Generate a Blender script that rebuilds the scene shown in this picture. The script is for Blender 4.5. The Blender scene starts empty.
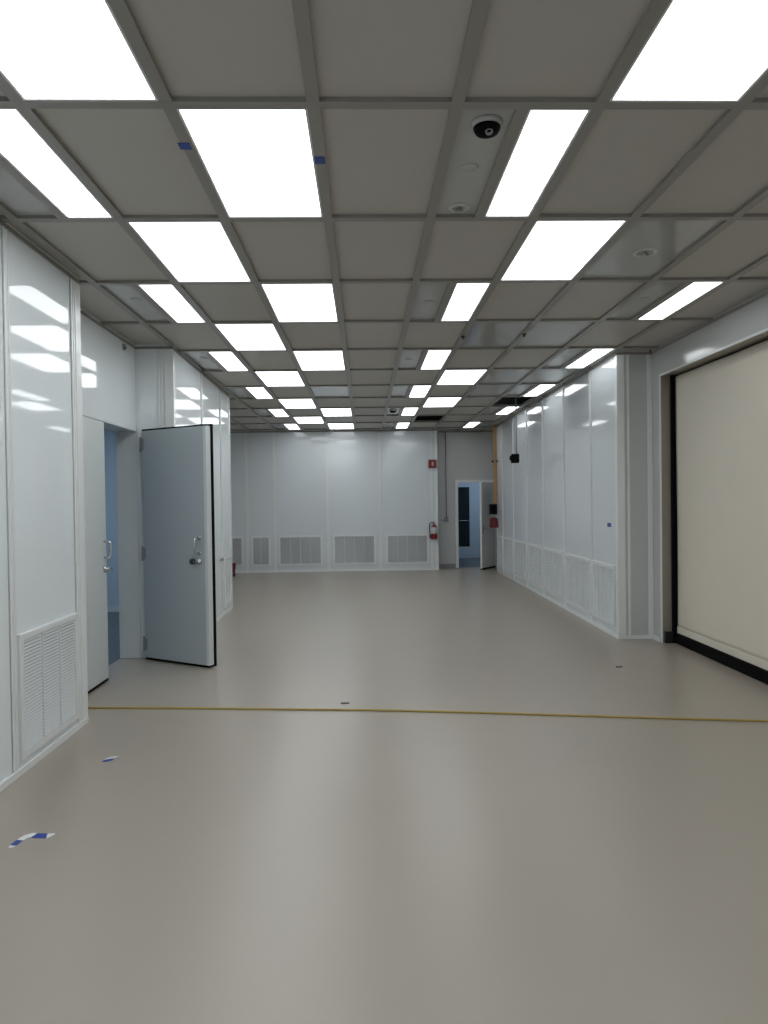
import bpy, bmesh, math, random
from mathutils import Vector, Matrix
random.seed(4)
S = bpy.context.scene
COL = S.collection

# ------------------------------------------------------------------ materials
def mat(name, color, rough=.5, metal=0., spec=.5, coat=0., noise=0., nscale=6., bump=0., bscale=20., rvar=0., emit=None, estr=0.):
    m = bpy.data.materials.new(name); m.use_nodes = True
    nt = m.node_tree; b = nt.nodes['Principled BSDF']
    b.inputs['Base Color'].default_value = (*color, 1)
    b.inputs['Roughness'].default_value = rough
    b.inputs['Metallic'].default_value = metal
    b.inputs['Specular IOR Level'].default_value = spec
    b.inputs['Coat Weight'].default_value = coat
    if emit:
        b.inputs['Emission Color'].default_value = (*emit, 1)
        b.inputs['Emission Strength'].default_value = estr
    if noise or bump or rvar:
        tc = nt.nodes.new('ShaderNodeTexCoord')
        geo = nt.nodes.new('ShaderNodeNewGeometry')
        n = nt.nodes.new('ShaderNodeTexNoise'); n.inputs['Scale'].default_value = nscale
        n.inputs['Detail'].default_value = 4
        nt.links.new(geo.outputs['Position'], n.inputs['Vector'])
        if noise:
            mx = nt.nodes.new('ShaderNodeMix'); mx.data_type = 'RGBA'
            mx.inputs[6].default_value = (*[c*(1-noise) for c in color], 1)
            mx.inputs[7].default_value = (*[min(1, c*(1+noise)) for c in color], 1)
            nt.links.new(n.outputs['Fac'], mx.inputs[0])
            nt.links.new(mx.outputs[2], b.inputs['Base Color'])
        if rvar:
            mr = nt.nodes.new('ShaderNodeMapRange')
            mr.inputs['From Min'].default_value = .3; mr.inputs['From Max'].default_value = .7
            mr.inputs['To Min'].default_value = max(.01, rough-rvar); mr.inputs['To Max'].default_value = rough+rvar
            nt.links.new(n.outputs['Fac'], mr.inputs['Value'])
            nt.links.new(mr.outputs[0], b.inputs['Roughness'])
        if bump:
            n2 = nt.nodes.new('ShaderNodeTexNoise'); n2.inputs['Scale'].default_value = bscale
            n2.inputs['Detail'].default_value = 3
            nt.links.new(geo.outputs['Position'], n2.inputs['Vector'])
            bp = nt.nodes.new('ShaderNodeBump'); bp.inputs['Strength'].default_value = bump
            bp.inputs['Distance'].default_value = .01
            nt.links.new(n2.outputs['Fac'], bp.inputs['Height'])
            nt.links.new(bp.outputs['Normal'], b.inputs['Normal'])
    return m

LIGHT_STR = 3.5
M = dict(
    floor=mat('epoxy_floor', (.352, .314, .262), .31, noise=.04, nscale=1.1, spec=.6),
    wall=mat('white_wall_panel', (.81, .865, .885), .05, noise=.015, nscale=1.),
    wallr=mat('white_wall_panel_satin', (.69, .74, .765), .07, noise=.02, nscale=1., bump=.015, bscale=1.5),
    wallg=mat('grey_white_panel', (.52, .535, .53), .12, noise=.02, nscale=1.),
    paint=mat('grey_wall_paint', (.55, .56, .55), .35, noise=.03, nscale=3),
    trim=mat('white_trim', (.78, .80, .80), .22, noise=.02, nscale=4),
    tee=mat('ceiling_tee', (.27, .255, .235), .38, noise=.03, nscale=3),
    tile=mat('ceiling_filter_tile', (.45, .428, .392), .5, noise=.05, nscale=1.2),
    gloss=mat('ceiling_blank_panel', (.42, .425, .42), .07, noise=.02, nscale=1.5),
    lens=mat('light_lens', (.9, .9, .9), .3, emit=(.93, .97, 1.), estr=LIGHT_STR, noise=.02),
    lframe=mat('light_frame', (.75, .75, .75), .35, noise=.02),
    bluelens=mat('blue_room_lens', (.9, .9, .9), .3, emit=(.60, .79, 1.), estr=9., noise=.02),
    door=mat('door_paint', (.45, .505, .525), .32, noise=.02, nscale=2),
    doorlit=mat('door_paint_lit', (.66, .70, .70), .35, noise=.02),  # door paint lightened for the sides turned towards the lights
    black=mat('black_rubber', (.004, .004, .004), .65, spec=.06, noise=.1, nscale=30),
    dark=mat('dark_plastic', (.02, .021, .023), .3, noise=.1, nscale=30),
    plenum=mat('plenum_shade', (.003, .003, .003), .9, noise=.2, nscale=5),  # near-black colour puts the shade above open tiles into the sheet
    chrome=mat('satin_steel', (.62, .62, .6), .22, metal=1., noise=.04, nscale=30),
    taupe=mat('taupe_metal', (.30, .27, .23), .35, metal=.3, noise=.06, nscale=8),
    curtain=mat('cream_fabric', (.75, .70, .595), .62, noise=.03, nscale=2.5, bump=.15, bscale=2.2),
    louver=mat('louver_white', (.74, .77, .78), .3, noise=.02),
    void=mat('duct_shade', (.08, .085, .09), .8, noise=.1),  # dark colour stands in for shade between the grille blades
    cable=mat('yellow_cable', (.42, .30, .07), .45, noise=.08, nscale=40),
    bluetape=mat('blue_tape', (.022, .06, .30), .5, noise=.1, nscale=40),
    whitetape=mat('white_tape', (.72, .74, .74), .5, noise=.04, nscale=40),
    red=mat('red_enamel', (.22, .014, .018), .3, noise=.06, nscale=20),
    redbag=mat('red_plastic', (.13, .010, .018), .45, noise=.1, nscale=20),
    white=mat('white_plastic', (.52, .53, .53), .35, noise=.03, nscale=20),
    tan=mat('orange_tan_wood', (.46, .27, .13), .5, noise=.15, nscale=9),
    grey=mat('grey_plastic', (.28, .29, .29), .4, noise=.05, nscale=20),
    blueroom=mat('side_room_wall', (.60, .66, .72), .45, noise=.02),
    bfloor=mat('side_room_floor', (.11, .125, .128), .3, noise=.05),
    glass=mat('dark_glass', (.012, .02, .025), .06, noise=.1, nscale=3),
    lite=mat('blue_grey_glass', (.58, .64, .67), .3, noise=.06, nscale=3),
)

# ------------------------------------------------------------------ mesh builder
class MB:
    def __init__(s): s.bm = bmesh.new(); s.slot = 0
    def _mark(s, faces):
        for f in faces: f.material_index = s.slot
    def box(s, x0, x1, y0, y1, z0, z1, bev=0., mtx=None):
        x0, x1 = sorted((x0, x1)); y0, y1 = sorted((y0, y1)); z0, z1 = sorted((z0, z1))
        t = bmesh.new(); bmesh.ops.create_cube(t, size=1)
        bmesh.ops.scale(t, vec=(x1-x0, y1-y0, z1-z0), verts=t.verts)
        bmesh.ops.translate(t, vec=((x0+x1)/2, (y0+y1)/2, (z0+z1)/2), verts=t.verts)
        if bev: bmesh.ops.bevel(t, geom=t.edges[:], offset=bev, segments=2, affect='EDGES', profile=.5)
        s.merge(t, mtx); return s
    def merge(s, t, mtx=None):
        if mtx is not None: bmesh.ops.transform(t, matrix=mtx, verts=t.verts)
        vm = {v: s.bm.verts.new(v.co) for v in t.verts}
        for f in t.faces:
            try:
                g = s.bm.faces.new([vm[v] for v in f.verts]); g.material_index = s.slot; g.smooth = f.smooth
            except ValueError: pass
        t.free()
    def lathe(s, prof, n=32, mtx=None):
        t = bmesh.new(); rings = []
        for r, z in prof:
            rings.append([t.verts.new((max(r, 1e-5)*math.cos(2*math.pi*i/n), max(r, 1e-5)*math.sin(2*math.pi*i/n), z)) for i in range(n)])
        for a, b in zip(rings, rings[1:]):
            for i in range(n):
                f = t.faces.new((a[i], a[(i+1) % n], b[(i+1) % n], b[i])); f.smooth = True
        t.faces.new(rings[0][::-1]); t.faces.new(rings[-1])
        bmesh.ops.recalc_face_normals(t, faces=t.faces)
        s.merge(t, mtx); return s
    def tube(s, pts, r, n=10):
        t = bmesh.new(); pts = [Vector(p) for p in pts]; rings = []
        for i, p in enumerate(pts):
            a = pts[max(i-1, 0)]; b = pts[min(i+1, len(pts)-1)]
            d = (b-a).normalized()
            u = d.orthogonal().normalized() if i == 0 else (u-d*u.dot(d)).normalized()
            w = d.cross(u)
            rings.append([t.verts.new(p+r*(math.cos(2*math.pi*k/n)*u+math.sin(2*math.pi*k/n)*w)) for k in range(n)])
        for a, b in zip(rings, rings[1:]):
            for i in range(n):
                f = t.faces.new((a[i], a[(i+1) % n], b[(i+1) % n], b[i])); f.smooth = True
        t.faces.new(rings[0][::-1]); t.faces.new(rings[-1])
        bmesh.ops.recalc_face_normals(t, faces=t.faces)
        s.merge(t); return s
    def prism(s, poly, z0, z1, mtx=None):       # polygon in xy, extruded in z
        t = bmesh.new()
        a = [t.verts.new((x, y, z0)) for x, y in poly]; b = [t.verts.new((x, y, z1)) for x, y in poly]
        t.faces.new(a[::-1]); t.faces.new(b)
        for i in range(len(poly)):
            j = (i+1) % len(poly); t.faces.new((a[i], a[j], b[j], b[i]))
        bmesh.ops.recalc_face_normals(t, faces=t.faces)
        s.merge(t, mtx); return s
    def obj(s, name, m, parent=None):
        me = bpy.data.meshes.new(name); s.bm.to_mesh(me); s.bm.free()
        for k in (m if isinstance(m, (list, tuple)) else [m]): me.materials.append(M[k])
        o = bpy.data.objects.new(name, me); COL.objects.link(o)
        if parent is not None: o.parent = parent
        return o

def tag(o, label, cat, group=None):
    o['label'] = label; o['category'] = cat
    if group: o['group'] = group
    return o
def thing(name, label, cat, loc=(0, 0, 0), rotz=0., group=None):
    o = bpy.data.objects.new(name, None); COL.objects.link(o)
    o.location = loc; o.rotation_euler = (0, 0, rotz); o.empty_display_size = .1
    return tag(o, label, cat, group)
def struct(o): o['kind'] = 'structure'; return o
def RX(a): return Matrix.Rotation(a, 4, 'X')
def RY(a): return Matrix.Rotation(a, 4, 'Y')
def RZ(a): return Matrix.Rotation(a, 4, 'Z')
def TR(x, y, z): return Matrix.Translation((x, y, z))
def copy_tree(o):
    c = o.copy(); COL.objects.link(c)
    for ch in list(o.children):
        d = ch.copy(); COL.objects.link(d); d.parent = c
        for g in list(ch.children):
            e = g.copy(); COL.objects.link(e); e.parent = d
    return c

# ------------------------------------------------------------------ layout constants (metres)
CZ = 3.30            # underside of the ceiling grid
TOP = 3.345
XL, XA, XL2 = -2.108, -2.41, -2.018      # near left wall, door alcove, second left wall
Y1, Y2, Y3 = 5.385, 7.645, 11.13        # ends of those walls
XFL = -4.2                             # wall of the side bay past the left wall
YF, YB = 16.75, 17.20                  # far wall, wall at the back of the door niche
XN = 1.722                             # end of the far wall where the niche begins
YR0, YR1 = 8.14, 16.2                  # right panelled wall
XR0 = 2.918; SL = .0118
XC = 3.31                              # wall with the roll door
XE = 3.27                              # right side of the door niche
Y0 = -3.06                             # wall behind the camera
SL2 = .018
ANG = math.atan(SL); ANG2 = math.atan(SL2)
def LWM(): return TR(XL2, Y2, 0) @ RZ(ANG2)     # local frame of second left wall
def RWM(): return TR(XR0, YR0, 0) @ RZ(-ANG)     # local frame of right wall: x out of wall, y along it
def xr(y): return XC if y < YR0 else (XR0+(y-YR0)*SL if y < YR1 else XE)
def xl(y): return XL if y < Y1 else XA if y < Y2 else XL2-(y-Y2)*SL2 if y < Y3 else XFL if y < YF else XN
BRK = [Y0, Y1, Y2, YR0, Y3, YR1, YF, YB]

# ------------------------------------------------------------------ floor
fl = MB(); fl.box(-6.2, 4.2, Y0-.3, 22, -.12, 0)
struct(fl.obj('floor', 'floor'))

# ------------------------------------------------------------------ ceiling grid
GX = [-.194+.61*k for k in range(-7, 8)]; KX = {k: -.194+.61*k for k in range(-7, 9)}
RYs = {r: 3.041+1.22*r for r in range(-5, 13)}
HB = .0275            # half width of a tee
half = {}             # (k,row) -> side of the light ('L','R')
full = []
for r in range(-5, 11):
    if r % 2 == 0:
        for k in (-3, 1): half[(k, r)] = 'R'
        if r != 0: half[(4, r)] = 'R'
        if r not in (6,): full.append((-1, r))
    else:
        full.append((-2, r))
        if r not in (3, 9): full.append((2, r))
half[(4, 10)] = 'L'; half.pop((4, 0), None)
holes = [(2, 9), (4, 7)]
glossy = [(3, 1), (2, 3), (3, 3), (3, 5), (-1, 6), (3, 6), (4, 5)]
def spans(y0, y1):
    ys = [y0]+[b for b in BRK if y0+1e-4 < b < y1-1e-4]+[y1]
    return list(zip(ys, ys[1:]))
tee = MB()
for k, x in KX.items():                                   # tees along the room
    for r in range(-5, 12):
        for a, b in spans(RYs[r], min(RYs[r+1], YB)):
            m_ = (a+b)/2
            if b > a and xl(m_)+.03 < x < xr(m_)-.03: tee.box(x-HB, x+HB, a, b, CZ, CZ+.04)
for r in range(-4, 12):                                   # tees across
    y = RYs[r]
    tee.box(xl(y)+.002, xr(y)-.002, y-HB, y+HB, CZ-.0005, CZ+.04)
for (k, r), sd in half.items():                           # tees splitting the half tiles
    x = KX[k]+(.305 if k == 4 else .285)
    for a, b in spans(RYs[r], RYs[r+1]):
        m_ = (a+b)/2
        if xl(m_)+.05 < x < xr(m_)-.05: tee.box(x-HB, x+HB, a, b, CZ-.0003, CZ+.04)
grid = struct(tee.obj('ceiling', 'tee'))
tl, gl = MB(), MB()
def tile(mb, x0, x1, y0, y1):
    for a, b in spans(y0, y1):
        m_ = (a+b)/2; p, q = max(x0, xl(m_)), min(x1, xr(m_))
        if q-p > .01 and b-a > .005: mb.box(p, q, a, b, CZ+.020, CZ+.034)
for k in range(-7, 8):
    for r in range(-5, 12):
        x0, x1, ya, yb = KX[k], KX[k+1], RYs[r], min(RYs[r+1], YB)
        if (k, r) in full or (k, r) in holes: continue
        if (k, r) in half:
            xm = x0+(.305 if k == 4 else .285)
            if half[(k, r)] == 'R': tile(gl, x0+HB, xm, ya+HB, yb-HB)
            else: tile(gl, xm, x1-HB, ya+HB, yb-HB)
            continue
        tile(gl if (k, r) in glossy else tl, x0+HB*.6, x1-HB*.6, ya+HB*.6, yb-HB*.6)
struct(tl.obj('ceiling_tiles', 'tile', grid)); struct(gl.obj('ceiling_blank_panels', 'gloss', grid))
pl = MB(); pl.box(-6.2, 4.2, Y0-.3, YB+.3, 3.75, 3.8)
struct(pl.obj('ceiling_plenum', 'plenum'))

# ceiling lights ------------------------------------------------------------
def light_proto(w, name):
    t = thing(name, '', 'ceiling light', (0, 0, 0))
    l = 1.22-2*HB
    f = MB(); e = .011
    f.box(-w/2, -w/2+e, -l/2, l/2, -.004, .022); f.box(w/2-e, w/2, -l/2, l/2, -.004, .022)
    f.box(-w/2+e, w/2-e, -l/2, -l/2+e, -.004, .022); f.box(-w/2+e, w/2-e, l/2-e, l/2, -.004, .022)
    f.obj('light_frame', 'lframe', t)
    d = MB(); d.box(-w/2+e, w/2-e, -l/2+e, l/2-e, .004, .016)
    d.obj('diffuser', 'lens', t)
    return t
wide = light_proto(.61-2*HB, 'ceiling_light'); narrow = light_proto(.325-2*HB, 'ceiling_light'); slim = light_proto(.305-2*HB, 'ceiling_light')
ORD = ['nearest', 'second nearest', 'third nearest', 'fourth nearest', 'fifth nearest', 'farthest']
LINE = {-3: ('narrow', 'line hugging the left wall'), -2: ('wide', 'second line from the left wall'),
        -1: ('wide', 'line just left of the room centre'), 1: ('narrow', 'line just right of the room centre'),
        2: ('wide', 'line second from the right wall'), 4: ('narrow', 'line hugging the right wall')}
usedp = {'w': False, 'n': False, 's': False}
for k, (kind, where) in LINE.items():
    rows = sorted(r for (kk, r) in (full if kind == 'wide' else half) if kk == k)
    vis = [r for r in rows if r >= (-1 if k in (-2, 2) else 0)]
    for r in rows:
        yc = (RYs[r]+RYs[r+1])/2
        key = 'w' if kind == 'wide' else 's' if k == 4 else 'n'
        pr = {'w': wide, 'n': narrow, 's': slim}[key]
        o = copy_tree(pr) if usedp[key] else pr; usedp[key] = True
        if kind == 'wide': xc = KX[k]+.305
        else: xc = KX[k]+((.4575 if half[(k, r)] == 'R' else .1525) if k == 4 else .4475)
        o.location = (xc, yc, CZ+.006)
        if r in vis:
            i = vis.index(r); w_ = ORD[i] if i < len(vis)-1 else 'farthest'
            o['label'] = f'{w_} {kind} lit ceiling panel in the {where}'
            o['group'] = f'ceiling lights, {where}'
        else:
            o['label'] = f'{kind} lit ceiling panel behind the viewpoint, {where}, row {-r}'
            o['group'] = 'ceiling lights behind the viewpoint'

# ------------------------------------------------------------------ walls
def wall(name, x0, x1, y0, y1, m='wall', z0=0, z1=TOP):
    b = MB(); b.box(x0, x1, y0, y1, z0, z1); return struct(b.obj(name, m))
wl = wall('wall_left', XL-.55, XL, Y0, Y1)
b = MB(); b.box(-.36, 0, 0, Y3-Y2, 0, TOP, mtx=LWM()); wl2 = struct(b.obj('wall_left_far', 'wall'))
# alcove wall with the double door: opening y 5.74..7.60, z 0..2.39
OY0, OYM, OY1, OZ = 5.72, 6.675, 7.642, 2.405
b = MB(); b.box(XA-.2, XA, Y1+.001, OY0, 0, TOP); b.box(XA-.2, XA, OY0, OY1, OZ, TOP)
b.box(XA-.2, XA, OY1, Y2-.001, 0, TOP); b.box(XA-.2, XL2-.331, Y2-.001, Y2+.05, 0, TOP)
wa = struct(b.obj('wall_alcove', 'wall'))
# side bay past the left wall, far wall, niche
wall('wall_bay_left', XFL-.1, XFL, Y3, YF); wall('wall_bay_front', XFL, XL2-.331, Y3-.1, Y3)
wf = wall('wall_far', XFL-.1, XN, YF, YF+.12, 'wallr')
# niche back wall with door opening
DX0, DX1, DZ = 2.235, 3.12, 2.07
b = MB(); b.box(XN-.35, DX0, YB, YB+.12, 0, TOP); b.box(DX1, XE+.1, YB, YB+.12, 0, TOP); b.box(DX0, DX1, YB, YB+.12, DZ, TOP)
wn = struct(b.obj('wall_niche', 'paint'))
wall('wall_niche_side', XE, XE+.1, YR1+.03, YB, 'paint')
b = MB(); b.box(XN-.12, XN-.002, YF+.121, YB-.001, 0, TOP); struct(b.obj('wall_niche_left', 'paint'))
# right panelled wall
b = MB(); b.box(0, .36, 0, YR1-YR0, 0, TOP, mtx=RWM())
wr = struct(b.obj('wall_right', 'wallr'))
# roll door wall: opening y 4.15..7.92, z 0..3.0
CY0, CY1, CZT = 3.7, 7.92, 3.0
b = MB(); b.box(XC, XC+.2, Y0, CY0, 0, TOP); b.box(XC, XC+.2, CY0, CY1, CZT, TOP); b.box(XC, XC+.2, CY1, YR0-.004, 0, TOP)
wc = struct(b.obj('wall_right_near', 'wallg'))
b = MB(); b.box(.008, .375, -.006, -.0005, 0, TOP, mtx=RWM()); struct(b.obj('wall_right_return', 'wallg'))
wall('wall_behind', XL-.5, XC+.2, Y0-.12, Y0)
# lining of the roll door opening
b = MB(); b.box(XC+.012, XC+.20, CY1-.012, CY1, 0, CZT); b.box(XC+.012, XC+.20, CY0, CY0+.012, 0, CZT); b.box(XC+.012, XC+.20, CY0, CY1, CZT-.012, CZT)
struct(b.obj('trim_1', 'taupe'))
b = MB(); b.box(XC-.001, XC+.013, CY1-.018, CY1+.004, 0, CZT+.004); b.box(XC-.001, XC+.013, CY0-.004, CY0+.018, 0, CZT+.004); b.box(XC-.0012, XC+.013, CY0-.004, CY1+.004, CZT-.018, CZT+.004)
struct(b.obj('trim_2', 'trim'))

# battens: moulded cover strips with two raised beads
def batten(parent, along, pos, face, sgn, w=.065, mtx=None, m='trim', name='cover_strip', ztop=CZ-.030):
    b = MB()
    def bx(a0, a1, d):
        if along == 'y': b.box(face, face+sgn*d, pos+a0, pos+a1, 0.0, ztop, .002, mtx)
        else: b.box(pos+a0, pos+a1, face, face+sgn*d, 0.0, ztop, .002, mtx)
    bx(-w/2, w/2, .006); bx(-w/2, -w/2+.018, .012); bx(w/2-.018, w/2, .012)
    o = b.obj(name, m, parent); return o
for y in (-2.0, -.75, .5, 1.75, 3.04, 4.297): batten(wl, 'y', y, XL, 1)
def corner(parent, x0, x1, y0, y1, name='corner_strip', m='trim', ztop=CZ-.030, mtx=None):
    b = MB(); b.box(x0, x1, y0, y1, 0, ztop, .004, mtx); return b.obj(name, m, parent)
# near left corner: wrapped post + bead
corner(wl, XL-.004, XL+.012, 5.30, Y1+.012); corner(wl, XL-.06, XL+.004, Y1-.004, Y1+.012)
batten(wl, 'y', 5.255, XL, 1, w=.05)
# second left wall
for y in (1.447, 2.704): batten(wl2, 'y', y, 0, 1, mtx=LWM())
corner(wl2, -.004, .012, -.012, .075, mtx=LWM()); corner(wl2, -.085, .004, -.012, .004, mtx=LWM())
corner(wl2, -.004, .012, Y3-Y2-.075, Y3-Y2+.01, mtx=LWM())
batten(wl2, 'x', -.13, -.001, -1, w=.05, mtx=LWM())
# far wall
for x in (-3.4, -2.747, -2.096, -.868, .359, 1.57): batten(wf, 'x', x, YF, -1)
corner(wf, XN-.075, XN+.012, YF-.012, YF+.004); corner(wf, XN-.004, XN+.012, YF-.012, YF+.12)
# right wall (local frame)
RB = [1.02, 2.32, 3.62, 4.87, 6.12, 7.3]
for y in RB: batten(wr, 'y', y, 0, -1, mtx=RWM())
corner(wr, -.012, .004, -.012, .07, mtx=RWM()); corner(wr, -.012, .075, -.014, .004, mtx=RWM())
corner(wr, -.012, .004, YR1-YR0-.07, YR1-YR0+.01, mtx=RWM())
batten(wr, 'x', .115, -.0062, -1, w=.03, mtx=RWM())
corner(wc, XC-.06, XC+.0, YR0-.026, YR0-.012, 'corner_strip')

# coving under the ceiling, baseboards
def run(name, segs, m):
    b = MB()
    for x0, x1, y0, y1, z0, z1, mt in segs: b.box(x0, x1, y0, y1, z0, z1, .003, mt)
    return struct(b.obj(name, m))
c = .028
RL = YR1-YR0
for nm, z0, z1, d, m in (('trim', CZ-c, CZ-.001, .012, 'tee'), ('baseboard', 0, .045, .015, 'trim')):
    if nm == 'trim':
        L = [('trim_3', [(XL, XL+d, Y0, Y1, z0, z1, None)]), ('trim_4', [(XA, XA+d, Y1, Y2-.02, z0, z1, None)]),
             ('trim_5', [(XA, XL2+d, Y2-d, Y2-.001, z0, z1, None), (0, d, -d, Y3-Y2, z0, z1, LWM())]),
             ('trim_6', [(XFL, XN, YF-d, YF, z0, z1, None)]), ('trim_7', [(-d, 0, -d, RL, z0, z1, RWM()), (-d, .41, -d, -.001, z0, z1, RWM())]),
             ('trim_8', [(XC-d, XC, Y0, YR0-.03, z0, z1, None)]), ('trim_9', [(XN, XE, YB-d, YB, z0, z1, None)])]
    else:
        L = [('baseboard_left', [(XL, XL+d, Y0, Y1+d, z0, z1, None)]),
             ('baseboard_left_far', [(0, d, -d, Y3-Y2, z0, z1, LWM()), (XA+.02, XL2+d, Y2-d, Y2, z0, z1, None)]),
             ('baseboard_far', [(XFL, XN+.012, YF-d, YF, z0, z1, None)]), ('baseboard_right', [(-d, 0, -d, RL, z0, z1, RWM()), (-d, .38, -d, -.001, z0, z1, RWM())]),
             ('baseboard_bay', [(XFL, XFL+d, Y3, YF-.02, z0, z1, None)])]
    for n_, sg in L: run(n_, sg, m)
run('baseboard_niche', [(XN, DX0-.06, YB-.012, YB, 0, .10, None)], 'grey')
run('baseboard_right_near', [(XC-.016, XC, Y0, CY0-.03, 0, .055, None), (XC-.014, XC-.001, CY1+.02, YR0-.03, 0, .055, None)], 'trim')

# ------------------------------------------------------------------ return air grilles
# local frame: x across, y = 0 at the wall and negative towards the room, z up from the bottom edge
def grille(w, h, nslat, nmull, label, group, loc, rotz, bw=.0085):
    t = thing('return_air_grille', label, 'air grille', loc, rotz, group)
    e = .042; b = MB()
    for x0, x1, z0, z1 in ((-w/2, -w/2+e, 0, h), (w/2-e, w/2, 0, h), (-w/2+e, w/2-e, 0, e), (-w/2+e, w/2-e, h-e, h)):
        b.box(x0, x1, -.020, 0, z0, z1, .003)
    b.obj('grille_frame', 'trim', t)
    k = MB(); k.box(-w/2+e, w/2-e, -.003, 0, e, h-e); k.obj('duct_shade_sheet', 'void', t)  # flat dark sheet painted as the shaded duct behind the blades
    v = MB(); hz = (h-2*e)/nslat
    for i in range(nslat):
        z = e+hz*(i+.5)
        v.box(-w/2+e, w/2-e, -bw, bw, -.0011, .0011, mtx=TR(0, -.0108, z) @ RX(math.radians(50)))
    v.obj('louver_blades', 'louver', t)
    for j in range(nmull):
        x = -w/2+e+(w-2*e)*(j+1)/(nmull+1); m = MB(); m.box(x-.004, x+.004, -.019, -.002, e, h-e); m.obj('mullion', 'louver', t)
    return t
PI = math.pi
gL = 'air grilles along the left walls'; gF = 'air grilles along the far wall'; gR = 'air grilles along the right wall'
grille(.86, .765, 32, 2, 'large white louvred return grille low on the nearest left wall panel', gL, (XL, 4.785, .085), PI/2)
grille(.47, .745, 30, 1, 'white return grille low on the left wall beyond the open door', gL, LWM() @ Vector((0, 3.085, .095)), PI/2+ANG2)
for x, w, lb in ((-3.1, .50, 'slim louvred grille at the far wall, half hidden behind the left wall end'),
                 (-2.44, .44, 'narrow louvred grille, second from left on the far wall'),
                 (-1.5175, 1.02, 'wide louvred grille, leftmost of the three wide ones on the far wall'),
                 (-.255, 1.0, 'wide louvred grille, middle of the three wide ones on the far wall'),
                 (.99, 1.0, 'wide louvred grille on the far wall next to the fire extinguisher')):
    grille(w, .70, 26, 3 if w > .8 else 1, lb, gF, (x, YF, .155), 0, .0070)
seg = [0.07]+RB+[RL-.08]
names = ['nearest', 'second nearest', 'third nearest', 'fourth nearest', 'fifth nearest', 'sixth nearest', 'farthest']
for i, (a, b_) in enumerate(zip(seg, seg[1:])):
    w = b_-a-.13; yc = (a+b_)/2
    p = RWM() @ Vector((0, yc, .125))
    grille(w, .715, 26, 3 if w > .8 else 1, f'{names[i]} white louvred return grille along the foot of the right wall', gR, p, -PI/2-ANG, .0098)

# ------------------------------------------------------------------ doors
# active leaf, standing open: local x from hinge to free edge, y=0 back, -y towards the camera side
HX, HY = -2.287, 7.618
FX, FY = -1.492, 7.13
LW = math.hypot(FX-HX, FY-HY); LA = math.atan2(FY-HY, FX-HX)
d1 = bpy.data.objects.new('door_1', None); COL.objects.link(d1); struct(d1)
d1.location = (HX, HY, 0); d1.rotation_euler = (0, 0, LA)
d1['label'] = 'pale grey door leaf standing wide open into the room, black edge seal'
b = MB(); b.box(.012, LW-.018, -.092, -.028, .028, 2.395, .003); leaf = b.obj('door_leaf', 'door', d1)
b = MB(); b.box(LW-.05, LW-.012, -.0925, -.029, .029, 2.394, .002); b.obj('edge_strip', 'doorlit', d1)  # light falling on the free edge is put into its paler colour
b = MB(); b.box(0.012, LW, -.03, .0, .012, 2.418, .004); b.box(.014, LW-.02, -.086, -.028, .008, .027); b.box(.014, LW-.014, -.086, -.028, 2.397, 2.412)
b.obj('door_seal', 'black', d1)
def pull(parent, x, y, z, name='pull_handle'):
    b = MB(); y = y
    b.tube([(x, y+.002, z+.15), (x, y-.05, z+.15), (x-.004, y-.062, z+.14), (x-.006, y-.066, z+.08), (x-.004, y-.062, z+.01), (x, y-.05, z), (x, y+.002, z)], .010)
    b.lathe([(.022, 0), (.022, .006), (.012, .009)], 20, TR(x, y, z+.15) @ RX(PI/2)); b.lathe([(.022, 0), (.022, .006), (.012, .009)], 20, TR(x, y, z) @ RX(PI/2))
    return b.obj(name, 'chrome', parent)
def lock(parent, x, y, z):
    b = MB(); b.lathe([(.032, 0), (.032, .012), (.026, .018), (.018, .019), (.018, .03), (0, .03)], 24, TR(x, y, z) @ RX(PI/2))
    b.box(x-.045, x+.008, y-.042, y-.029, z-.007, z+.007, .003)
    o = b.obj('door_lock', 'chrome', parent); return o
pull(leaf, LW-.12, -.092, 1.14); lock(leaf, LW-.125, -.092, 1.055)
b = MB(); b.lathe([(.03, 0), (.03, .02), (.022, .035), (0, .038)], 24, TR(LW-.205, -.092, 1.055) @ RX(PI/2)); b.obj('door_knob', 'dark', leaf)
for z in (.10, 1.05, 2.19):
    b = MB(); b.lathe([(.011, 0), (.011, .13)], 14, TR(-.004, -.086, z)); b.lathe([(.008, -.012), (.013, -.006), (.013, 0)], 14, TR(-.004, -.086, z)); b.lathe([(.013, .13), (.013, .136), (.008, .142)], 14, TR(-.004, -.086, z))
    b.box(0, .05, -.0955, -.0915, z+.005, z+.125, .001); b.obj('hinge', 'grey', d1)
# frame of the double door
b = MB()
b.box(XA-.2, XA+.012, OY0-.001, OY0+.03, 0, OZ, .003); b.box(XA-.21, XA+.012, OY1-.016, OY1+.0, 0, OZ+.02, .003); b.box(XA-.21, XA+.012, OY0-.02, OY1-.016, OZ-.008, OZ+.02, .003)
struct(b.obj('trim_10', 'doorlit'))  # reveal in the lightened door paint, as if brighter lit
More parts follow.
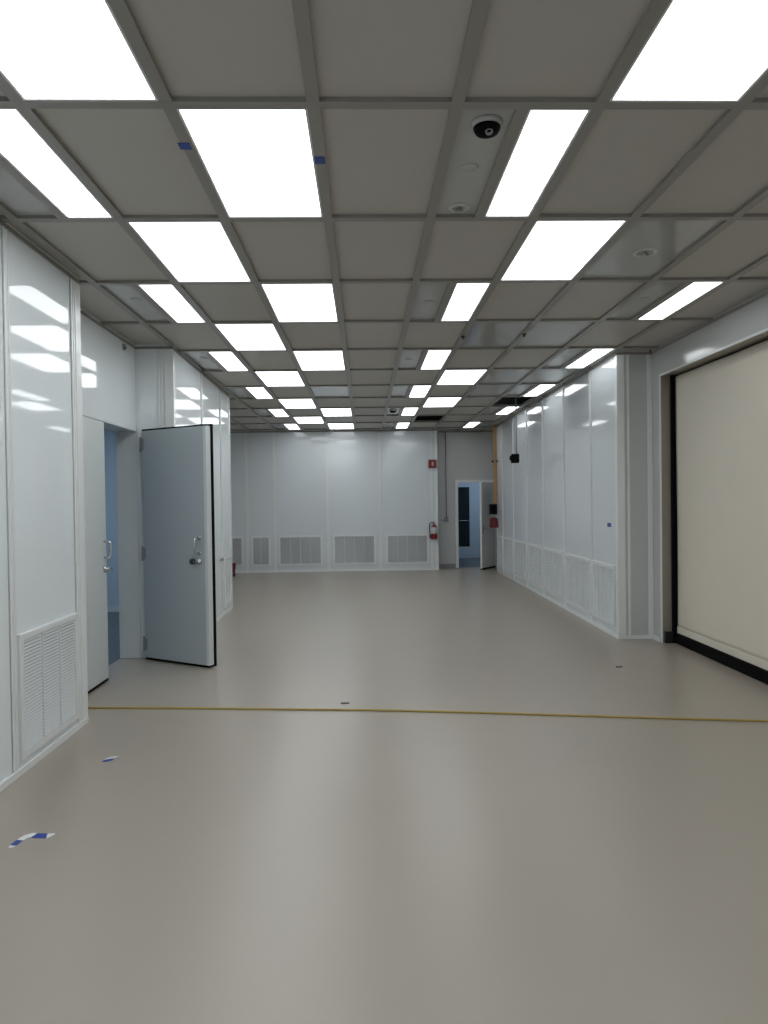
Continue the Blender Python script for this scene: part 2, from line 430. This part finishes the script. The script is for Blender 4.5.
# fixed leaf
d2 = bpy.data.objects.new('door_2', None); COL.objects.link(d2); struct(d2); d2.location = (XA+.012, OY0, 0)
d2['label'] = 'closed narrow strip of pale door leaf behind the nearest left wall corner'
b = MB(); b.box(-.07, -.0, .032, OYM-OY0, .028, OZ-.012, .003); lf2 = b.obj('door_leaf', 'doorlit', d2)
b = MB(); b.box(-.06, -.004, .034, OYM-OY0-.002, .003, .027); b.obj('door_seal', 'black', d2)
hp = MB(); hx, hy = .0, OYM-OY0-.06
hp.tube([(hx-.002, hy, 1.295), (hx+.05, hy+.006, 1.29), (hx+.06, hy+.01, 1.27), (hx+.062, hy+.01, 1.21), (hx+.06, hy+.006, 1.16), (hx+.05, hy, 1.145), (hx-.002, hy, 1.145)], .010)
hp.obj('pull_handle', 'chrome', lf2)
hp = MB(); hp.lathe([(.032, 0), (.032, .014), (.018, .018), (.018, .045), (0, .046)], 24, TR(hx, hy, 1.04) @ RY(PI/2)); hp.box(hx+.044, hx+.058, hy-.01, hy+.05, 1.032, 1.048, .003)
hp.obj('door_lock', 'chrome', lf2)
# side room behind the double door
b = MB(); b.box(-5.9, -5.8, 5.0, 11.0, 0, TOP); b.box(-5.8, XL2-.331, 10.93, 11.02, 0, TOP); b.box(-5.8, XA-.21, 4.9, 5.0, 0, TOP)
struct(b.obj('wall_side_room', 'blueroom'))
b = MB(); b.box(-5.8, XA-.21, 5.0, 10.93, 2.9, 2.95); struct(b.obj('ceiling_side_room', 'blueroom'))
b = MB(); b.box(-5.8, XA-.205, 5.0, 10.93, 0, .004); struct(b.obj('floor_side_room', 'bfloor'))
b = MB(); b.box(-5.8, XL2-.34, 10.91, 10.93, .004, .09, .003); struct(b.obj('baseboard_side_room', 'trim'))
sl = thing('ceiling_light', 'bluish ceiling light inside the side room behind the double door', 'ceiling light', (-4.1, 8.6, 2.872))
b = MB(); b.box(-.32, .32, -.62, .62, .012, .028, .003); b.obj('light_frame', 'lframe', sl)
b = MB(); b.box(-.3, .3, -.6, .6, .0, .0125); b.obj('diffuser', 'bluelens', sl)

# far door in the niche
b = MB()
b.box(DX0-.05, DX0+.02, YB-.02, YB+.12, 0, DZ+.05, .003); b.box(DX1-.02, DX1+.05, YB-.02, YB+.12, 0, DZ+.05, .003); b.box(DX0+.02, DX1-.02, YB-.02, YB+.12, DZ-.02, DZ+.05, .003)
struct(b.obj('trim_11', 'trim'))
hx, hy = DX1-.025, YB-.035; fx, fy = 2.675, 16.55
W3 = math.hypot(fx-hx, fy-hy); A3 = math.atan2(fy-hy, fx-hx)
d3 = bpy.data.objects.new('door_3', None); COL.objects.link(d3); struct(d3); d3.location = (hx, hy, 0); d3.rotation_euler = (0, 0, A3)
d3['label'] = 'small white door leaf ajar in the niche at the far right corner'
LY = .045
b = MB(); zs = (.03, 1.18, 1.86, 2.045)
b.box(0, W3, 0, LY, .03, 1.2); b.box(0, W3, 0, LY, 1.85, 2.045); b.box(0, .16, 0, LY, 1.2, 1.85); b.box(W3-.16, W3, 0, LY, 1.2, 1.85)
lf3 = b.obj('door_leaf', 'trim', d3)
b = MB(); b.box(.155, W3-.155, .015, .03, 1.195, 1.855); b.obj('vision_pane', 'lite', lf3)
b = MB(); b.box(.0, W3, -.004, LY+.004, .006, .045); b.obj('door_seal', 'black', d3)
for sg, y in ((-1, 0), (1, LY)):
    b = MB(); b.box(W3-.085, W3-.045, y, y+sg*.008, .86, 1.06, .002); b.tube([(W3-.065, y, .97), (W3-.065, y+sg*.05, .97), (W3-.08, y+sg*.055, .97), (W3-.18, y+sg*.055, .968)], .009)
    b.obj('door_handle', 'grey', lf3)
# corridor behind the far door
YC = 20.0
b = MB(); b.box(1.5, 4.0, YC, YC+.1, 0, TOP); b.box(1.4, 1.5, YB+.12, YC, 0, TOP); b.box(4.0, 4.1, YB+.12, YC, 0, TOP)
struct(b.obj('wall_corridor', 'blueroom'))
b = MB(); b.box(1.5, 4.0, YB+.12, YC, 2.9, 2.95); struct(b.obj('ceiling_corridor', 'blueroom'))
b = MB(); b.box(1.5, 4.0, YB+.12, YC, 0, .004); struct(b.obj('floor_corridor', 'bfloor'))
cl = thing('ceiling_light', 'bluish ceiling light in the corridor behind the far niche door', 'ceiling light', (3.3, 18.6, 2.872))
b = MB(); b.box(-.32, .32, -.32, .32, .012, .028, .003); b.obj('light_frame', 'lframe', cl)
b = MB(); b.box(-.3, .3, -.3, .3, .0, .0125); b.obj('diffuser', 'bluelens', cl)
d4 = bpy.data.objects.new('door_4', None); COL.objects.link(d4); struct(d4); d4.location = (2.735, YC, 0)
d4['label'] = 'dark glazed door seen through the open niche door'
b = MB()
b.box(-.42, -.30, -.05, 0, .004, 2.12, .003); b.box(.20, .30, -.05, 0, .004, 2.12, .003); b.box(-.30, .20, -.05, 0, 1.97+.03, 2.12, .003); b.box(-.30, .20, -.05, 0, .004, .33, .003)
b.obj('door_leaf', 'blueroom', d4)
b = MB(); b.box(-.30, .20, -.03, -.01, .33, 2.0); b.obj('glass_pane', 'glass', d4)
b = MB(); b.tube([(-.29, -.07, 1.06), (.19, -.07, 1.06)], .012); b.box(-.29, -.27, -.07, -.03, 1.05, 1.07); b.box(.17, .19, -.07, -.03, 1.05, 1.07); b.obj('push_bar', 'chrome', d4)

# ------------------------------------------------------------------ roll-up curtain door
KX_ = 3.475
rd = thing('roll_up_door', 'cream fabric roll-up door with black edges at the right', 'roll-up door', (KX_, (CY0+CY1)/2, 0))
L2_ = (CY1-CY0)/2
t = bmesh.new(); ny, nz = 90, 60; vs = []
def fold(y, z):
    d = .004*math.sin(y*3.1+.6*math.sin(z*1.7))+.002*math.sin(y*9+z*2.)
    q = (y-(L2_-.16))+.26*(.62-z)/.5                     # diagonal crease near the far lower corner
    if z < .75: d += .006*math.exp(-(q/.02)**2)*max(0, min(1, (z-.2)/.1))*max(0, min(1, (.75-z)/.2))
    return d
for i in range(ny+1):
    row = []
    for j in range(nz+1):
        y = -L2_+.05+(2*L2_-.10)*i/ny; z = .185+(CZT-.03-.185)*j/nz
        row.append(t.verts.new((fold(y, z), y, z)))
    vs.append(row)
for i in range(ny):
    for j in range(nz):
        f = t.faces.new((vs[i][j], vs[i][j+1], vs[i+1][j+1], vs[i+1][j])); f.smooth = True
r_ = bmesh.ops.extrude_face_region(t, geom=t.faces[:])
bmesh.ops.translate(t, vec=(.004, 0, 0), verts=[g for g in r_['geom'] if isinstance(g, bmesh.types.BMVert)])
bmesh.ops.recalc_face_normals(t, faces=t.faces)
b = MB(); b.merge(t); b.obj('curtain', 'curtain', rd)
b = MB(); b.box(-.006, .012, -L2_+.05, L2_-.05, .115, .19, .003); b.obj('hem_strip', 'curtain', rd)
b = MB(); b.box(-.03, .03, -L2_+.02, L2_-.02, .002, .118, .008); b.obj('bottom_bar', 'black', rd)
for sg in (-1, 1):
    b = MB(); b.box(-.048, .03, sg*(L2_-.056), sg*(L2_-.014), .0, CZT-.014, .003); b.obj('side_guide', 'black', rd)
b = MB(); b.box(-.135, -.05, L2_-.055, L2_-.0135, 0, .13, .004); b.obj('guide_foot', 'dark', rd)
wall('wall_roll_door_backing', XC+.26, XC+.3, CY0-.3, CY1+.2, 'plenum')

# ------------------------------------------------------------------ things on the ceiling
def dome_camera(loc, label):
    t = thing('dome_camera', label, 'security camera', loc, 0, 'dome cameras on the ceiling')
    b = MB(); b.lathe([(.088, .0), (.088, -.012), (.082, -.024), (.074, -.030), (.070, -.026), (.068, 0)], 40, Matrix.Scale(.82, 4)); b.obj('housing', 'gloss', t)
    b = MB(); b.lathe([(.068, -.028), (.066, -.038), (.056, -.054), (.034, -.065), (.012, -.069), (0, -.0695)], 40, Matrix.Scale(.9, 4)); b.obj('dome', 'black', t)
    b = MB(); b.lathe([(.017, 0), (.017, -.010), (.012, -.014), (.010, -.009), (0, -.008)], 24, TR(.004, -.026, -.050) @ RX(-.6)); b.obj('lens_ring', 'grey', t)
dome_camera((.571, 3.215, CZ+.022), 'white dome security camera with dark bubble on the nearest ceiling panel')
dome_camera((.546, 13.237, CZ+.022), 'small far dome security camera overhead near the end of the room')
def cap(loc, label):
    b = MB(); b.lathe([(.044, 0), (.044, -.002), (.041, -.004), (.030, -.0045), (0, -.0045)], 36)
    o = b.obj('sprinkler_cover', 'gloss'); o.location = loc; tag(o, label, 'sprinkler cover', 'flat sprinkler covers on the ceiling')
cap((.558, 3.639, CZ+.020), 'flat round ceiling cap between the nearest dome camera and sprinkler')
cap((-1.864, 5.969, CZ+.020), 'flat round ceiling cap over the left door alcove')
cap((.569, 6.081, CZ+.020), 'flat round ceiling cap on the third narrow panel right of the centre line')
cap((.551, 8.538, CZ+.020), 'flat round ceiling cap farther down the centre line')
cap((2.403, 6.028, CZ+.020), 'flat round ceiling cap beside the nearest narrow light near the roll door')
cap((-1.846, 8.382, CZ+.020), 'flat round ceiling cap beside the left wall past the alcove')
cap((2.40, 8.42, CZ+.020), 'flat round ceiling cap beside the right wall corner light')
def sprinkler(loc, label, R_=.062):
    t = thing('ceiling_sprinkler', label, 'sprinkler', loc, 0, 'sprinkler heads on the ceiling')
    b = MB(); b.lathe([(R_, 0), (R_, -.004), (R_-.006, -.010), (R_-.022, -.012), (R_-.026, -.006), (R_-.026, 0)], 36); b.obj('escutcheon', 'white', t)
    b = MB(); b.lathe([(.014, 0), (.014, -.008), (.009, -.012), (.006, -.013)], 20)
    for sg in (-1, 1): b.tube([(sg*.013, 0, -.007), (sg*.018, 0, -.015), (sg*.006, 0, -.022)], .0028, 6)
    b.lathe([(.024, -.022), (.024, -.024), (.0, -.025)], 24); b.obj('nozzle', 'grey', t)
sprinkler((.568, 4.139, CZ+.022), 'white sprinkler head behind the nearest dome camera')
sprinkler((1.953, 4.891, CZ+.022), 'sprinkler head on a glossy ceiling panel toward the roll door', .082)
def strip(name, pts, w, mats, idx, z, label, cat, group=None):
    b = MB(); P = [Vector(p) for p in pts]; nn = []
    for i in range(len(P)):
        a = (P[i]-P[i-1]).normalized() if i else (P[1]-P[0]).normalized()
        c_ = (P[i+1]-P[i]).normalized() if i < len(P)-1 else a
        d = (a+c_).normalized(); nn.append(Vector((-d.y, d.x))*(w[i] if isinstance(w, (list, tuple)) else w)/2/max(.6, d.dot(a)))
    for i in range(len(P)-1):
        b.slot = idx[i]; b.prism([(P[i]+nn[i])[:], (P[i]-nn[i])[:], (P[i+1]-nn[i+1])[:], (P[i+1]+nn[i+1])[:]], z, z+.0012)
    o = b.obj(name, mats); return tag(o, label, cat, group)
def ctape(x, y, w, l, label):
    b = MB(); b.box(x-w/2, x+w/2, y-l/2, y+l/2, CZ-.003, CZ+.0004, .0005); tag(b.obj('tape_scrap', 'bluetape'), label, 'tape', 'blue tape bits on the ceiling grid')
ctape(-.817, 3.384, .055, .06, 'blue tape bit on ceiling bar, left edge of the nearest centre light')
ctape(-.197, 3.522, .052, .07, 'blue tape bit on ceiling bar, right edge of the nearest centre light')
def clip(x, y, label):
    t = MB(); t.lathe([(.022, 0), (.022, -.01), (.012, -.014), (.012, -.03), (0, -.031)], 20); o = t.obj('ceiling_hook', 'dark'); o.location = (x, y, CZ-.0005); tag(o, label, 'ceiling hook', 'small black hooks on ceiling bars')
clip(1.022, 7.266, 'small black hook on the ceiling bar, left of two, mid room'); clip(1.636, 7.198, 'small black hook on the ceiling bar, right of two, mid room')

# hanging black device below the open tile
pd = thing('hanging_box', 'small black box hanging on a thin conduit below the open ceiling tile', 'box', (2.60, 12.3, 2.262))
b = MB(); b.box(-.055, .075, -.06, .06, 0, .155, .012); bd = b.obj('box_body', 'black', pd)
b = MB(); b.box(-.08, -.052, -.04, .04, .045, .125, .008); b.obj('side_connector', 'black', bd)
b = MB(); b.tube([(.035, 0, .15), (.035, 0, 1.48)], .011, 12); b.lathe([(.022, .15), (.022, .175), (.012, .18)], 16, TR(.035, 0, 0)); b.obj('conduit', 'grey', pd)

# ------------------------------------------------------------------ things on the walls
# alarm strobe
al = thing('fire_alarm_strobe', 'small red fire alarm strobe high on the far wall', 'fire alarm', (1.60, YF-.012, 2.40))
b = MB(); b.box(-.095, .095, -.045, 0, 0, .19, .008); ab = b.obj('alarm_housing', 'red', al)
b = MB(); b.box(-.018, .018, -.062, -.044, .05, .14, .008); b.obj('strobe_lens', 'white', ab)
# extinguisher
ex = thing('fire_extinguisher', 'red fire extinguisher with black hose hung on the far wall end', 'fire extinguisher', (1.61, YF-.105, .73))
b = MB(); b.lathe([(.055, 0), (.072, .01), (.075, .03), (.075, .26), (.070, .29), (.045, .325), (.024, .34), (.024, .36)], 32); cy = b.obj('cylinder', 'red', ex)
b = MB(); b.lathe([(.0758, .13), (.0762, .131), (.0762, .275), (.074, .277)], 32); b.obj('paper_label', 'white', cy)
b = MB(); b.lathe([(.026, .355), (.026, .38), (.018, .39), (0, .392)], 20); b.box(-.012, .012, -.09, .03, .385, .397, .003); b.box(-.012, .012, -.085, .0, .41, .420, .003); b.box(-.01, .01, -.005, .02, .38, .42, .002); b.obj('valve_handle', 'chrome', ex)
b = MB(); b.tube([(0, -.02, .375), (-.05, -.03, .40), (-.095, -.035, .37), (-.11, -.03, .30), (-.105, -.025, .20), (-.095, -.02, .12), (-.09, -.02, .06)], .011, 10); b.lathe([(.018, .0), (.012, .07)], 14, TR(-.089, -.02, .03)); b.obj('hose', 'dark', ex)
b = MB(); b.box(-.03, .03, .06, .092, .18, .36, .003); b.tube([(.078*math.cos(a), .078*math.sin(a), .28) for a in [i*2*PI/24 for i in range(25)]], .004, 6); b.obj('wall_bracket', 'grey', ex)
# conduit with outlet on niche wall
cd = thing('wall_conduit', 'thin grey conduit running down the niche wall to a small outlet box', 'conduit', (1.965, YB, 1.13))
b = MB(); b.tube([(0, -.018, .05), (0, -.018, CZ-.034-1.13)], .013, 12); b.obj('pipe', 'grey', cd)
b = MB(); b.box(-.05, .05, -.05, 0, -.02, .10, .006); b.tube([(-.05, -.02, .02), (-.10, -.02, .025), (-.13, -.02, .04), (-.14, -.012, .04)], .011, 10); b.obj('outlet_box', 'grey', cd)
# orange pole + black box + red bag near the far end of right wall
YP = YR1-.12; xp = xr(YP)-.055
po = MB(); po.box(-.035, .035, -.02, .02, 0, CZ-1.45-.001, .003); o = po.obj('wooden_strip', 'tan'); o.location = (xp, YP, 1.45)
tag(o, 'orange tan vertical strip from ceiling to black box at right wall end', 'wooden strip')
fx_ = thing('pipe_clamp', 'small dark clamp fitting across the orange strip', 'clamp', (xp-.01, YP-.022, 2.50))
b = MB(); b.box(-.055, .055, -.012, 0, -.012, .012, .003); b.obj('clamp_band', 'grey', fx_)
for sx in (-1, 1):
    b = MB(); b.lathe([(.026, 0), (.026, .03), (.015, .035), (0, .035)], 16, TR(sx*.055, -.006, 0) @ RX(PI/2)); b.obj('clamp_bolt', 'dark', fx_)
bx_ = thing('control_box', 'black square control box at the lower end of the orange strip', 'control box', (2.885, YP-.022, 1.30))
b = MB(); b.box(-.09, .09, -.10, 0, 0, .24, .008); k_ = b.obj('box_housing', 'dark', bx_)
b = MB(); b.box(-.075, .075, -.106, -.098, .02, .22, .006); b.obj('front_cover', 'black', k_)
b = MB(); b.tube([(.0, -.05, .002), (.0, -.05, -.013)], .008, 8); b.obj('hook', 'chrome', bx_)
rb = thing('red_pouch', 'dark red pouch hanging under the black control box', 'pouch', (2.90, YP-.072, 1.0))
b = MB(); b.prism([(-.085, 0), (.095, 0), (.10, .05), (.085, .20), (.045, .235), (-.045, .235), (-.085, .20), (-.095, .05)], -.03, .03, RX(PI/2))
pb = b.obj('pouch_body', 'redbag', rb)
b = MB(); b.tube([(-.035, 0, .23), (-.03, 0, .27), (0, 0, .285), (.03, 0, .27), (.035, 0, .23)], .006, 8); b.obj('carry_loop', 'white', rb)
# tape on the right wall, door stop, sensor
p = RWM() @ Vector((0, .325, 1.285)); b = MB(); b.box(-.0016, -.0001, -.07, .07, 0, .05, .0004)
o = b.obj('tape_scrap', 'bluetape'); o.location = p; o.rotation_euler = (0, 0, -ANG); tag(o, 'small blue tape square on the right wall near its front corner', 'tape')
ds = thing('door_stop', 'small grey round door stop on the left wall beyond the open door', 'door stop', LWM() @ Vector((0, 2.495, .84)), ANG2)
b = MB(); b.lathe([(.032, 0), (.032, .008), (.018, .014), (.018, .03)], 24, RY(PI/2)); b.obj('stop_base', 'chrome', ds)
b = MB(); b.lathe([(.018, .03), (.024, .034), (.024, .05), (.016, .056), (0, .057)], 24, RY(PI/2)); b.obj('rubber_tip', 'grey', ds)
se = thing('door_sensor', 'tiny dark sensor on the alcove wall just under the ceiling', 'sensor', (XA, 7.275, 3.185))
b = MB(); b.box(0, .022, -.018, .018, 0, .06, .004); b.obj('sensor_body', 'grey', se)
b = MB(); b.lathe([(.011, 0), (.011, .008), (0, .010)], 16, TR(.021, 0, .02) @ RY(PI/2)); b.obj('sensor_eye', 'dark', se)
# red bin glimpsed past the left wall end
rbk = thing('red_bucket', 'red bucket on the floor half hidden past the left wall end', 'bucket', (-3.02, 15.98, 0))
b = MB(); b.lathe([(.0, .004), (.10, .004), (.135, .28), (.142, .285), (.142, .295), (.13, .295), (.10, .02), (0, .02)], 28); b.obj('bucket_body', 'red', rbk)
b = MB(); b.lathe([(.104, 0), (.112, .0), (.124, .07), (.118, .07)], 28); b.obj('base_band', 'dark', rbk)

# ------------------------------------------------------------------ things on the floor
pts = [(-2.385, 5.775), (-2.239, 5.758), (-1.732, 5.713), (-1.2, 5.66), (-.688, 5.604), (-.2, 5.556), (.251, 5.496), (.857, 5.401), (1.442, 5.296), (2.149, 5.172), (2.885, 5.049), (3.25, 5.0), (3.425, 4.97)]
sm = []
for i in range(len(pts)-1):
    p0, p1, p2, p3 = [Vector(pts[max(0, min(len(pts)-1, i+d))]) for d in (-1, 0, 1, 2)]
    for s_ in range(6):
        u = s_/6; q = .5*((2*p1)+(p2-p0)*u+(2*p0-5*p1+4*p2-p3)*u*u+(3*p1-p0-3*p2+p3)*u**3); sm.append((q.x, q.y, .0075))
sm.append((*pts[-1], .0075))
b = MB(); b.tube(sm, .0075, 10); tag(b.obj('cable', 'cable'), 'thin yellow cable lying straight across the floor', 'cable')
strip('tape_strip', [(-1.712, 3.424), (-1.708, 3.445), (-1.702, 3.50), (-1.688, 3.54), (-1.672, 3.552), (-1.655, 3.545), (-1.588, 3.538), (-1.575, 3.548), (-1.560, 3.562)], [.012, .034, .034, .036, .038, .05, .05, .036, .012], ['whitetape', 'bluetape'],
      [0, 1, 0, 0, 0, 1, 0, 0], .0005, 'bent strip of blue and white striped tape on the floor, front left', 'tape')
strip('tape_strip', [(-1.683, 4.55), (-1.66, 4.572), (-1.630, 4.588)], [.02, .045, .02], ['bluetape'], [0, 0], .0005, 'small scrap of blue and white tape on the floor near the left grille', 'tape')
b = MB(); b.prism([(-1.688, 4.580), (-1.665, 4.588), (-1.632, 4.605), (-1.608, 4.630), (-1.635, 4.638), (-1.668, 4.618)], .002, .0035); b.obj('white_half', 'whitetape', bpy.data.objects['tape_strip.001'])
def chip(x, y, label):
    b = MB(); b.prism([(-.035, -.008), (-.01, -.018), (.03, -.012), (.038, .006), (.01, .016), (-.028, .012)], 0, .006); o = b.obj('debris_chip', 'dark'); o.location = (x, y, 0); tag(o, label, 'debris', 'dark scraps on the floor')
chip(-.182, 5.753, 'small dark scrap on the floor just beyond the yellow cable'); chip(2.43, 6.801, 'small dark scrap on the floor in front of the right wall corner')

# ------------------------------------------------------------------ camera, world, view
f, yaw, pit, rol = 713.88, .0268, .0147, -.0133
cam = bpy.data.cameras.new('camera'); co = bpy.data.objects.new('camera', cam); COL.objects.link(co)
cam.sensor_fit = 'VERTICAL'; cam.sensor_height = 36; cam.sensor_width = 27; cam.lens = f/1024*36
cam.clip_start = .02; cam.clip_end = 100
fw = Vector((math.sin(yaw)*math.cos(pit), math.cos(yaw)*math.cos(pit), -math.sin(pit)))
rt = Vector((math.cos(yaw), -math.sin(yaw), 0)); up = rt.cross(fw)
R = Matrix((rt, up, -fw)).transposed().to_4x4() @ Matrix.Rotation(rol, 4, 'Z')
co.matrix_world = TR(0, 0, 1.6264) @ R
S.camera = co
w = bpy.data.worlds.new('world'); S.world = w; w.use_nodes = True
w.node_tree.nodes['Background'].inputs[0].default_value = (.001, .001, .001, 1); w.node_tree.nodes['Background'].inputs[1].default_value = 1.
S.view_settings.view_transform = 'Standard'; S.view_settings.look = 'None'
S.view_settings.exposure = .34; S.view_settings.gamma = 1.; S.view_settings.use_curve_mapping = False
